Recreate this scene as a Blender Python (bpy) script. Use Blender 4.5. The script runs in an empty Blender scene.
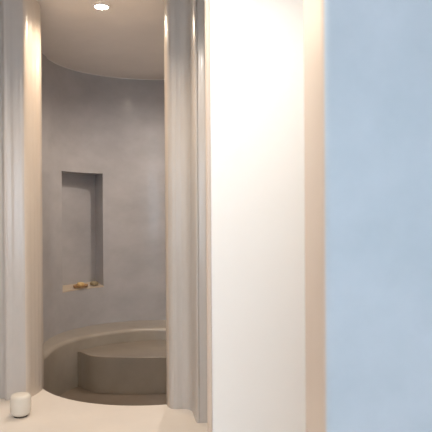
import bpy, bmesh, math, random
from mathutils import Vector
C = bpy.context.scene
COL = C.collection
random.seed(4)
CAMZ = 1.2
CEIL = 2.62

# ---------------------------------------------------------------- materials
def mat(name, base, rough=0.4, var=0.12, scale=2.5, stretch=(1,1,1), bump=0.05, bscale=9, coat=0.0, tint=None, spec=0.5):
    m = bpy.data.materials.new(name); m.use_nodes = True
    nt = m.node_tree; n = nt.nodes; l = nt.links
    b = n['Principled BSDF']
    tc = n.new('ShaderNodeTexCoord'); mp = n.new('ShaderNodeMapping'); mp.inputs['Scale'].default_value = stretch
    l.new(tc.outputs['Object'], mp.inputs['Vector'])
    nz = n.new('ShaderNodeTexNoise'); nz.inputs['Scale'].default_value = scale; nz.inputs['Detail'].default_value = 5
    nz.inputs['Roughness'].default_value = 0.6
    l.new(mp.outputs[0], nz.inputs['Vector'])
    rp = n.new('ShaderNodeValToRGB')
    t = tint or base
    rp.color_ramp.elements[0].position = 0.3; rp.color_ramp.elements[1].position = 0.7
    rp.color_ramp.elements[0].color = [c*(1-var) for c in t] + [1]
    rp.color_ramp.elements[1].color = [min(1, c*(1+var*0.6)) for c in base] + [1]
    l.new(nz.outputs['Fac'], rp.inputs[0]); l.new(rp.outputs[0], b.inputs['Base Color'])
    n2 = n.new('ShaderNodeTexNoise'); n2.inputs['Scale'].default_value = bscale; n2.inputs['Detail'].default_value = 3
    l.new(mp.outputs[0], n2.inputs['Vector'])
    bp = n.new('ShaderNodeBump'); bp.inputs['Strength'].default_value = bump; bp.inputs['Distance'].default_value = 0.02
    l.new(n2.outputs['Fac'], bp.inputs['Height']); l.new(bp.outputs[0], b.inputs['Normal'])
    b.inputs['Roughness'].default_value = rough
    b.inputs['Specular IOR Level'].default_value = spec
    b.inputs['Coat Weight'].default_value = coat; b.inputs['Coat Roughness'].default_value = 0.12
    return m
M = {}
M['plaster'] = mat('polished_plaster', (0.51,0.475,0.445), 0.30, 0.10, 2.0, (1,1,0.35), 0.05, 6, 0.3)
M['alcove']  = mat('alcove_plaster', (0.43,0.41,0.405), 0.32, 0.13, 2.6, (1,1,1.6), 0.07, 5, 0.25)
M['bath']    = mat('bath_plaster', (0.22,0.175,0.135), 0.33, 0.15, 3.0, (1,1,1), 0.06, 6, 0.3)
M['blue']    = mat('cool_lit_plaster', (0.55,0.585,0.62), 0.42, 0.08, 3.5, (1,1,1), 0.07, 8, 0.0, (0.52,0.575,0.61))  # grey plaster, its blue is cool daylight put into the colour
M['jamb']    = mat('warm_lit_plaster', (0.62,0.51,0.42), 0.40, 0.05, 2.0, (1,1,0.4), 0.03, 6, 0.1)  # same plaster as the near wall, warm light put into the colour
M['sill']    = mat('sill_plaster_lit', (0.56,0.46,0.35), 0.40, 0.08, 9.0)  # tan tone stands in for light falling on the ledge
M['edge']    = mat('edge_plaster_warm_lit', (0.60,0.525,0.45), 0.32, 0.06, 2.0, (1,1,0.4), 0.03, 6, 0.25)  # pier plaster with the warm light on its jambs painted in
M['bench']   = mat('bench_plaster_lit', (0.34,0.295,0.24), 0.33, 0.14, 3.0, (1,1,1), 0.06, 6, 0.3)  # bath plaster lightened, light on the bench top painted in
M['seat']    = mat('seat_plaster_lit', (0.27,0.225,0.175), 0.33, 0.14, 3.0, (1,1,1), 0.06, 6, 0.3)  # bath plaster lightened less, light on the seat top painted in
M['white']   = mat('white_paint', (0.90,0.885,0.86), 0.6, 0.01, 2.0, (1,1,1), 0.01, 9)
M['ceiling'] = mat('ceiling_plaster', (0.86,0.80,0.74), 0.5, 0.05, 2.0, (1,1,1), 0.02, 8)
M['floor']   = mat('floor_plaster', (0.76,0.70,0.635), 0.45, 0.05, 2.5, (1,1,1), 0.03, 6)
M['ceramic'] = mat('white_ceramic', (0.74,0.69,0.61), 0.25, 0.03, 6, (1,1,1), 0.02, 9)
M['rubber']  = mat('dark_rubber', (0.06,0.045,0.035), 0.7)
M['wood']    = mat('dish_wood', (0.42,0.25,0.12), 0.5, 0.25, 12, (1,6,1))
M['soap']    = mat('soap', (0.72,0.50,0.22), 0.4, 0.08, 10)
M['sponge']  = mat('sponge', (0.36,0.29,0.18), 0.9, 0.4, 60, (1,1,1), 0.8, 90)
M['metal']   = mat('white_metal', (0.85,0.84,0.82), 0.35, 0.01)
M['seam']    = mat('ceiling_seam', (0.82,0.79,0.74), 0.5, 0.02)
def emis(name, col, s):
    m = bpy.data.materials.new(name); m.use_nodes = True
    b = m.node_tree.nodes['Principled BSDF']
    b.inputs['Base Color'].default_value = (*col,1)
    b.inputs['Emission Color'].default_value = (*col,1); b.inputs['Emission Strength'].default_value = s
    return m
M['lamp'] = emis('lamp_glow', (1.0,0.88,0.70), 45)
g = bpy.data.materials.new('window_glass'); g.use_nodes = True
g.node_tree.nodes['Principled BSDF'].inputs['Transmission Weight'].default_value = 1
g.node_tree.nodes['Principled BSDF'].inputs['Roughness'].default_value = 0.0
g.node_tree.nodes['Principled BSDF'].inputs['IOR'].default_value = 1.05
M['glass'] = g

# ---------------------------------------------------------------- helpers
def link(name, bm, m, parent=None, smooth=35):
    bmesh.ops.recalc_face_normals(bm, faces=bm.faces)
    me = bpy.data.meshes.new(name); bm.to_mesh(me); bm.free()
    o = bpy.data.objects.new(name, me); COL.objects.link(o); me.materials.append(m)
    if smooth:
        for p in me.polygons: p.use_smooth = True
        me.set_sharp_from_angle(angle=math.radians(smooth))
    if parent: o.parent = parent
    return o
def struct(o): o['kind'] = 'structure'; return o
def tag(o, label, cat, group=None):
    o['label'] = label; o['category'] = cat
    if group: o['group'] = group
    return o
def empty(name, loc):
    o = bpy.data.objects.new(name, None); COL.objects.link(o); o.location = loc; o.empty_display_size = 0.1
    return o
def prism(pts, z0, z1, bm=None):
    bm = bm or bmesh.new()
    a = [bm.verts.new((x,y,z0)) for x,y in pts]; b = [bm.verts.new((x,y,z1)) for x,y in pts]
    n = len(pts)
    for i in range(n): bm.faces.new((a[i],a[(i+1)%n],b[(i+1)%n],b[i]))
    bm.faces.new(b); bm.faces.new(a[::-1])
    return bm
def box(bm, x0,x1,y0,y1,z0,z1):
    return prism([(x0,y0),(x1,y0),(x1,y1),(x0,y1)], z0, z1, bm)
def bevel(o, w, seg=4, ang=40):
    m = o.modifiers.new('bevel','BEVEL'); m.width = w; m.segments = seg; m.limit_method = 'ANGLE'; m.angle_limit = math.radians(ang)
    return o
def lathe(bm, prof, seg=40, c=(0,0,0)):
    rings = []
    for r, z in prof:
        rings.append([bm.verts.new((c[0]+r*math.cos(2*math.pi*k/seg), c[1]+r*math.sin(2*math.pi*k/seg), c[2]+z)) for k in range(seg)])
    for a, b in zip(rings, rings[1:]):
        for k in range(seg): bm.faces.new((a[k],a[(k+1)%seg],b[(k+1)%seg],b[k]))
    return rings
def catmull(P, n=14):
    out = []
    Q = [P[0]] + P + [P[-1]]
    for i in range(1, len(Q)-2):
        p0,p1,p2,p3 = (Vector(q) for q in Q[i-1:i+3])
        for k in range(n):
            t = k/n
            v = 0.5*((2*p1)+(-p0+p2)*t+(2*p0-5*p1+4*p2-p3)*t*t+(-p0+3*p1-3*p2+p3)*t**3)
            out.append((v.x, v.y))
    out.append(tuple(P[-1]))
    return out
def roundpoly(P, radii, seg=8):            # open polyline with rounded corners
    out = [P[0]]
    for i in range(1, len(P)-1):
        p, a, b = Vector(P[i]), Vector(P[i-1]), Vector(P[i+1])
        r = radii[i]
        if r <= 0: out.append(P[i]); continue
        u, v = (a-p).normalized(), (b-p).normalized()
        s, e = p+u*r, p+v*r
        for k in range(seg+1):
            t = k/seg; q = s*(1-t)**2 + p*2*t*(1-t) + e*t*t
            out.append((q.x,q.y))
    out.append(P[-1]); return out
def resample(P, step):
    out = [P[0]]
    for a, b in zip(P, P[1:]):
        a, b = Vector(a), Vector(b); L = (b-a).length; n = max(1, int(L/step))
        for k in range(1, n+1): q = a.lerp(b, k/n); out.append((q.x,q.y))
    return out
def wavy(P, amp, wl, seed=0):               # hand-trowelled vertical undulation
    out = []; s = 0
    for i, p in enumerate(P):
        a = Vector(P[max(0,i-1)]); b = Vector(P[min(len(P)-1,i+1)])
        t = (b-a); t = t.normalized() if t.length else Vector((1,0))
        nrm = Vector((t.y,-t.x))
        if i: s += (Vector(p)-Vector(P[i-1])).length
        d = amp*(math.sin(2*math.pi*s/wl+seed) + 0.7*math.sin(2*math.pi*s/(wl*0.47)+1.7*seed) )
        q = Vector(p)+nrm*d; out.append((q.x,q.y))
    return out

# ---------------------------------------------------------------- alcove plan (U shape)
S_ = 1.0758
AX, AY, AR = -0.557*S_, 5.09*S_, 0.87*S_             # back half circle of the alcove
BX, BY, BR = -0.46*S_, 4.72*S_, 0.84*S_              # rim of the bath
YF = 4.30                                   # inner face of the entrance wall
BENCH, SEAT, BASIN = 0.049, -0.074, -0.40

def on_circle(px):                          # where a plan direction from the doorway view meets the back circle
    k = (px-216)/600.0
    a = k*k+1; b = -2*(k*AX+AY); c = AX*AX+AY*AY-AR*AR
    t = (-b+math.sqrt(b*b-4*a*c))/(2*a)
    return math.atan2(t-AY, k*t-AX)
th1, th2 = on_circle(62), on_circle(103)    # niche edges, th1 > th2
NZ0, NZ1, ND = 0.441, 1.605, 0.22
angs = sorted(set([math.pi*k/72 for k in range(73) if min(abs(math.pi*k/72-th1),abs(math.pi*k/72-th2))>0.01] + [th1, th2]))
plan = [(AX+AR, YF)] + [(AX+AR*math.cos(a), AY+AR*math.sin(a)) for a in angs] + [(AX-AR, YF)]
pang = [None] + angs + [None]
bm = bmesh.new()
zs = [-0.45, NZ0, NZ1, CEIL]
grid = [[bm.verts.new((x,y,z)) for z in zs] for x,y in plan]
hole = []
for i in range(len(plan)-1):
    for j in range(3):
        a0, a1 = pang[i], pang[i+1]
        if j == 1 and a0 is not None and a1 is not None and a0 >= th2-1e-6 and a1 <= th1+1e-6:
            hole.append(i); continue
        bm.faces.new((grid[i][j],grid[i+1][j],grid[i+1][j+1],grid[i][j+1]))
wall = struct(link('wall_shower', bm, M['alcove']))
# niche box, square to its chord
p1 = Vector((AX+AR*math.cos(th1), AY+AR*math.sin(th1))); p2 = Vector((AX+AR*math.cos(th2), AY+AR*math.sin(th2)))
ch = (p2-p1).normalized(); nn = Vector((-ch.y, ch.x))
if nn.x > 0: nn = -nn
SLOPE = 0.026
side = Vector((-0.5,0.866))                 # the niche is cut square to the doorway, not to the curve
bm = bmesh.new()
cols = hole + [hole[-1]+1]
fr, bk = [], []
for i in cols:
    p = Vector(plan[i]); q = p + side*((ND - (p-p1).dot(nn))/side.dot(nn))
    fr.append([bm.verts.new((p.x,p.y,z)) for z in (NZ0,NZ1)]); bk.append([bm.verts.new((q.x,q.y,z)) for z in (NZ0,NZ1)])
for k in range(len(cols)-1):
    bm.faces.new((bk[k][0],bk[k+1][0],bk[k+1][1],bk[k][1]))
    bm.faces.new((fr[k][1],fr[k+1][1],bk[k+1][1],bk[k][1]))
for k in (0,-1): bm.faces.new((fr[k][0],fr[k][1],bk[k][1],bk[k][0]))
link('niche', bm, M['alcove'], wall, smooth=0)
bm = bmesh.new()                            # sill, falling slightly forward so it drains
n_ = len(cols); F = []; K = []
for i in cols:
    p = Vector(plan[i]); q = p + side*((ND - (p-p1).dot(nn))/side.dot(nn)); f = p - side*0.004
    F.append((f.x,f.y)); K.append((q.x,q.y))
v = [[bm.verts.new((x,y,z)) for x,y in P_] for P_,z in ((F,NZ0-0.012),(F,NZ0+0.001),(K,NZ0+SLOPE),(K,NZ0-0.012))]
for a_ in range(4):
    A_, B_ = v[a_], v[(a_+1)%4]
    for k in range(n_-1): bm.faces.new((A_[k],A_[k+1],B_[k+1],B_[k]))
bm.faces.new([x[0] for x in v]); bm.faces.new([x[-1] for x in v][::-1])
link('sill', bm, M['sill'], wall, smooth=0)  # lit look of the ledge comes from its colour
# pale seam bead where the ceiling meets the round wall
bm = bmesh.new()
inner = [(AX+(AR-0.004)*math.cos(math.pi*k/72), AY+(AR-0.004)*math.sin(math.pi*k/72)) for k in range(73)]
outer = [(AX+(AR+0.01)*math.cos(math.pi*k/72), AY+(AR+0.01)*math.sin(math.pi*k/72)) for k in range(73)]
prism(inner+outer[::-1], CEIL-0.008, CEIL+0.01, bm)
struct(link('trim_1', bm, M['seam']))

# ---------------------------------------------------------------- hall shell
XL, XR, YB = -2.1, 2.3, -2.0
bm = bmesh.new(); prism([(XL-.1,YB-.1),(XR+.1,YB-.1),(XR+.1,6.7),(XL-.1,6.7)], CEIL, CEIL+0.1, bm)
struct(link('ceiling', bm, M['ceiling'], smooth=0))
EX, EY, ER = -0.50, 4.55, 0.82              # curved edge of the entry floor
def earc(x): return EY - math.sqrt(ER*ER-(x-EX)**2)
arc = [(-0.20-(1.04)*k/40, earc(-0.20-(1.04)*k/40)) for k in range(41)]
floor_pts = [(XL-.1,YB-.1),(XR+.1,YB-.1),(XR+.1,4.28),(0.05,4.28),(0.0,3.9)] + arc + [(-1.42,4.28),(XL-.1,4.28)]
bm = prism(floor_pts, -0.50, 0.0)
fl = struct(link('floor', bm, M['floor'])); bevel(fl, 0.012, 3, 60)

def wallbox(name, x0,x1,y0,y1,m,z1=CEIL):
    bm = bmesh.new(); box(bm,x0,x1,y0,y1,0,z1); return struct(link(name,bm,m,smooth=0))
wallbox('wall_left', XL-0.1, XL, YB, 3.95, M['plaster'])
wallbox('wall_right', XR, XR+0.1, YB, 3.95, M['plaster'])
# back wall (behind the viewer) with the window that lights the hall
WX0, WX1, WZ0, WZ1 = -1.2, 1.7, 0.5, 2.25
bm = bmesh.new()
box(bm, XL-.1, WX0, YB-.1, YB, 0, CEIL); box(bm, WX1, XR+.1, YB-.1, YB, 0, CEIL)
box(bm, WX0, WX1, YB-.1, YB, 0, WZ0); box(bm, WX0, WX1, YB-.1, YB, WZ1, CEIL)
struct(link('wall_back', bm, M['plaster'], smooth=0))
bm = bmesh.new()
for a in ((WX0,WX0+.05,WZ0,WZ1),(WX1-.05,WX1,WZ0,WZ1),(WX0+.05,WX1-.05,WZ0,WZ0+.05),(WX0+.05,WX1-.05,WZ1-.05,WZ1),(0.23,0.27,WZ0+.05,WZ1-.05)):
    box(bm, a[0],a[1],YB-.07,YB-.03,a[2],a[3])
wf = struct(link('window_1', bm, M['metal'], smooth=0))
bm = bmesh.new(); box(bm, WX0+.05,WX1-.05,YB-.052,YB-.048,WZ0+.05,WZ1-.05); link('window_pane', bm, M['glass'], wf, smooth=0)

# near right plaster wall: cool daylight painted blue, warm light tan on its rounded reveal
def P(px, d): return ((px-216)/600.0*d, d)
bx = 0.232
prof = roundpoly([(XR,1.30),(bx,1.30),(bx,1.58),(XR,1.58)], [0,0.022,0.012,0], 10)
prof2 = [p for p in prof]
bm = prism(prof2, 0, CEIL)
wb = struct(link('wall_front', bm, M['blue']))
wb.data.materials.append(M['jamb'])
for p in wb.data.polygons:                  # plaster with painted warm light covers the end face and its back
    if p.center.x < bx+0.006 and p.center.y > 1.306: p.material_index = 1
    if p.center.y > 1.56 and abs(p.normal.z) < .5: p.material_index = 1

# white wall between, with a slim tan rounded edge
WY = 2.60
bm = prism(roundpoly([(XR,WY),(-0.022,WY),(-0.022,WY+0.16),(XR,WY+0.16)], [0,0.004,0.004,0], 4), 0, CEIL)
struct(link('wall_middle', bm, M['white']))
ex = [(-0.022,WY+0.006),(-0.026,WY+0.003)] 
bm = bmesh.new()
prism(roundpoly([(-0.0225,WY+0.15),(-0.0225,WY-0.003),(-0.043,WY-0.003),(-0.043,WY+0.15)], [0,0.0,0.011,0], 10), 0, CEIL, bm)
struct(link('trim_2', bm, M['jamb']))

# ---------------------------------------------------------------- plaster piers either side of the doorway
left = [(XL,3.87),(-1.42,3.88),(-1.36,3.84),(-1.325,3.845),(-1.24,3.865),(-1.215,3.90),(-1.190,4.02),(-1.191,4.10),(-1.22,4.20),(-1.30,4.30)]
lp = wavy(resample(catmull(left, 10), 0.006), 0.0007, 0.050, 1.0)
bm = prism(lp + [(-1.50,4.32),(XL,4.32)], 0, CEIL)
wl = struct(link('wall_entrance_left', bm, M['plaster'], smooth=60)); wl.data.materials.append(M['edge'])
for p in wl.data.polygons:  # warm light painted on the jamb faces
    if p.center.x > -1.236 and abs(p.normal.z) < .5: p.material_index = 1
right = [(-0.20,4.30),(-0.29,4.10),(-0.322,3.90),(-0.320,3.79),(-0.305,3.70),(-0.275,3.655),(-0.245,3.648),(-0.21,3.650),(-0.175,3.640),
         (-0.150,3.600),(-0.134,3.50),(-0.122,3.425),(-0.105,3.405),(-0.088,3.425),(-0.072,3.435),(-0.055,3.42),(-0.02,3.41),(0.1,3.41),(XR,3.41)]
rp_ = wavy(resample(catmull(right, 12), 0.005), 0.0005, 0.045, 2.2)
bm = prism(rp_ + [(XR,4.32),(-0.0,4.32)], 0, CEIL)
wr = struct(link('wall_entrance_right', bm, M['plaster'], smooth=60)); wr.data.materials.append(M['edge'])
for p in wr.data.polygons:  # warm light painted on the doorway edge
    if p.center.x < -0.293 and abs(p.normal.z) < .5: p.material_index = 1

# ---------------------------------------------------------------- sunken bath
bath = empty('sunken_bath', (BX, BY, BASIN)); tag(bath, 'round sunken bath with brown plaster bench and seat inside the curved alcove', 'bath')
off = Vector((BX,BY,BASIN))
def attach(o):
    o.parent = bath
    for v in o.data.vertices: v.co -= off
    return o
def outer_hit(phi):
    d = Vector((math.cos(phi), math.sin(phi))); best = None
    t = 0.3
    while t < 3:                            # march to the alcove wall
        x, y = BX+d.x*t, BY+d.y*t
        inside = (abs(x-AX) < AR and y <= AY) or ((x-AX)**2+(y-AY)**2 < AR*AR and y > AY)
        if not inside: break
        t += 0.001
    return t
path = []                                   # rim point, outward direction, wall point
A0 = math.radians(8)
for k in range(97):
    phi = -A0 + (math.pi+2*A0)*k/96; u = Vector((math.cos(phi), math.sin(phi)))
    path.append((Vector((BX,BY))+u*BR, u, Vector((BX,BY))+u*(max(outer_hit(phi), BR+0.06)+0.002)))
e0, e1 = path[0], path[-1]                  # the rim runs straight forward at both ends
path = [(Vector((e0[0].x,4.34)), Vector((1,0)), Vector((e0[2].x,4.34)))] + path + [(Vector((e1[0].x,4.34)), Vector((-1,0)), Vector((e1[2].x,4.34)))]
inn = [p[0] for p in path]; out = [p[2] for p in path]
bm = bmesh.new()
def ring(rad, z):
    return [bm.verts.new((*(p+u*(rad-BR)), z)) for p,u,_ in path]
R = [ring(BR, BASIN)] + [ring(BR+0.04*(1-math.cos(math.radians(a))), BENCH-0.04*(1-math.sin(math.radians(a)))) for a in range(0,91,15)]
o1 = [bm.verts.new((x,y,BENCH)) for x,y in out]
R.append(o1); R.append([bm.verts.new((v.co.x,v.co.y,BASIN)) for v in o1])
for a, b in zip(R, R[1:]):
    for k in range(len(a)-1): bm.faces.new((a[k],a[k+1],b[k+1],b[k]))
for k in range(len(inn)-1): bm.faces.new((R[-1][k],R[-1][k+1],R[0][k+1],R[0][k]))
bm.faces.new([r[0] for r in R]); bm.faces.new([r[-1] for r in R][::-1])
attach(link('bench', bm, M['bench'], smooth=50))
# inner seat
fe = catmull([(x*S_,y*S_) for x,y in [(0.30,5.06),(0.10,4.93),(-0.43,4.90),(-0.80,4.905),(-0.95,4.925),(-1.06,4.985),(-1.165,5.11)]], 8)
def phi_of(p): return math.atan2(p[1]-BY, p[0]-BX)
f0, f1 = phi_of(fe[0]), phi_of(fe[-1])
backc = [(BX+(BR-.001)*math.cos(f1+(f0-f1)*k/50), BY+(BR-.001)*math.sin(f1+(f0-f1)*k/50)) for k in range(51)]
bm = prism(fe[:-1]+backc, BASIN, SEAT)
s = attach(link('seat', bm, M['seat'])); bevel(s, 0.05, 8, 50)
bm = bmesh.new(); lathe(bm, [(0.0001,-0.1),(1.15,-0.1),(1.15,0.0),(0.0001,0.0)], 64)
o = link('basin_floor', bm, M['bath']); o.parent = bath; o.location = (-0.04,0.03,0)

# ---------------------------------------------------------------- things
def downlight(loc, label, energy, col, group=None, spot=True, r=0.040, blend=0.6, size=140):
    t = empty('downlight', loc); tag(t, label, 'ceiling light', group)
    bm = bmesh.new(); lathe(bm, [(r,0.0),(r,-0.006),(r+0.004,-0.008),(r+0.010,-0.006),(r+0.012,0.0)], 40)
    link('trim_ring', bm, M['metal'], t)
    bm = bmesh.new(); lathe(bm, [(0.0001,-0.001),(r*0.5,-0.0011),(r,-0.001)], 40); lathe(bm, [(0.0001,-r*.4),(r*.35,-r*.37),(r*.65,-r*.28),(r*.86,-r*.15),(r*.94,-0.001)], 40)
    link('lens', bm, M['lamp'], t)
    ld = bpy.data.lights.new('lamp', 'SPOT'); ld.energy = energy; ld.color = col; ld.spot_size = math.radians(size); ld.spot_blend = blend; ld.shadow_soft_size = 0.03
    lo = bpy.data.objects.new('lamp', ld); COL.objects.link(lo); lo.parent = t; lo.location = (0,0,-0.06)
    return t
WARM = (1.0,0.80,0.60)
downlight((-0.779,4.136,CEIL), 'glowing round downlight in the ceiling above the alcove doorway', 48, WARM, r=0.046, size=165)
downlight((-0.32,5.40,CEIL), 'round downlight inside the alcove hidden behind the right pier', 64, (1,0.88,0.79), size=165, blend=0.85)
downlight((-0.68,2.75,CEIL), 'hall downlight left of the white wall, near the plaster piers', 44, WARM)
downlight((-0.30,1.40,CEIL), 'added hall lamp, unseen above the frame, brightening the white wall', 108, (1,0.93,0.84), size=168, blend=0.45)  # unseen lamp added to light the white wall, reveal and piers

# white rounded floor stop by the left pier
fs = empty('floor_stop', (-1.162,3.54,0)); tag(fs, 'small white rounded floor stop standing beside the left plaster pier', 'door stop')
bm = bmesh.new(); lathe(bm, [(0.0001,0.006),(0.036,0.006),(0.050,0.013),(0.058,0.030),(0.060,0.060),(0.060,0.110),(0.057,0.122),(0.050,0.129),(0.040,0.131),(0.0001,0.132)], 40)
link('body', bm, M['ceramic'], fs, smooth=80)
bm = bmesh.new(); lathe(bm, [(0.0001,0),(0.038,0),(0.040,0.003),(0.037,0.007),(0.0001,0.006)], 40); link('rubber_base', bm, M['rubber'], fs)

# soap dish, soap and sponge on the niche sill
def sill(px, d): # point on the sill, d behind the chord
    k = (px-216)/600.0
    base = p1 + nn*d                        # line base + s*ch crosses direction (k,1)
    s_ = (k*base.y-base.x)/(ch.x-k*ch.y)
    return base + ch*s_
yaw = math.atan2(ch.y, ch.x)
q = sill(80, 0.060); SZ = NZ0+0.010; TILT = math.atan(SLOPE/ND)
d = empty('soap_dish', (q.x,q.y,SZ)); d.rotation_euler = (TILT,0,yaw); tag(d, 'small tan oval soap dish on the sill of the wall niche', 'soap dish')
def oval(bm, prof, sx, sy, c=(0,0,0)):
    lathe(bm, prof, 32)
    bmesh.ops.scale(bm, verts=bm.verts, vec=(sx,sy,1))
bm = bmesh.new(); oval(bm, [(0.0001,0.006),(0.75,0.006),(0.80,0.0),(0.86,0.0),(0.97,0.012),(1.0,0.022),(0.96,0.023),(0.85,0.012),(0.0001,0.010)], 0.092, 0.050)
link('bowl', bm, M['wood'], d, smooth=60)
def soapbar(name, loc, sx, sy, h, m, rz, label, cat):
    bm = bmesh.new(); bmesh.ops.create_uvsphere(bm, u_segments=28, v_segments=14, radius=1)
    for v in bm.verts:
        x,y,z = v.co
        f = lambda a,e: math.copysign(abs(a)**e, a)
        v.co = (f(x,.75)*sx, f(y,.75)*sy, (f(z,.6)+1)*h/2)
    o = link(name, bm, m, None, smooth=80); o.location = loc; o.rotation_euler = (TILT,0,rz); return tag(o, label, cat)
soapbar('soap_bar', (q.x,q.y,SZ+0.0105), 0.040, 0.027, 0.040, M['soap'], yaw+.1, 'yellowish bar of soap resting in the dish in the wall niche', 'soap')
q2 = sill(93.5, 0.060)
sp = soapbar('sponge', (q2.x,q2.y,SZ-0.001), 0.042, 0.034, 0.044, M['sponge'], yaw, 'small brown sponge beside the soap dish at the right end of the niche', 'sponge')

# ---------------------------------------------------------------- daylight, world, camera
ld = bpy.data.lights.new('daylight','AREA'); ld.shape='RECTANGLE'; ld.size=WX1-WX0; ld.size_y=WZ1-WZ0; ld.energy=90; ld.color=(0.66,0.82,1.0)
lo = bpy.data.objects.new('daylight', ld); COL.objects.link(lo); lo.location=((WX0+WX1)/2,YB-0.15,(WZ0+WZ1)/2); lo.rotation_euler=(math.radians(90),0,0)
w = bpy.data.worlds.new('world'); C.world = w; w.use_nodes = True
w.node_tree.nodes['Background'].inputs[0].default_value = (0.6,0.78,1,1); w.node_tree.nodes['Background'].inputs[1].default_value = 1.0

cd = bpy.data.cameras.new('camera'); cam = bpy.data.objects.new('camera', cd); COL.objects.link(cam)
cd.sensor_width = 36; cd.lens = 50; cd.clip_start = 0.02
cd.dof.use_dof = True; cd.dof.focus_distance = 4.8; cd.dof.aperture_fstop = 5.0
cam.location = (0,0,CAMZ)
from mathutils import Matrix
pitch = math.atan(4/600)
cam.rotation_euler = (Matrix.Rotation(math.radians(90)-pitch,3,'X') @ Matrix.Rotation(math.radians(-0.35),3,'Z')).to_euler()
C.camera = cam
C.view_settings.view_transform = 'Standard'; C.view_settings.look = 'None'; C.view_settings.gamma = 1; C.view_settings.use_curve_mapping = False
C.view_settings.exposure = 0.0
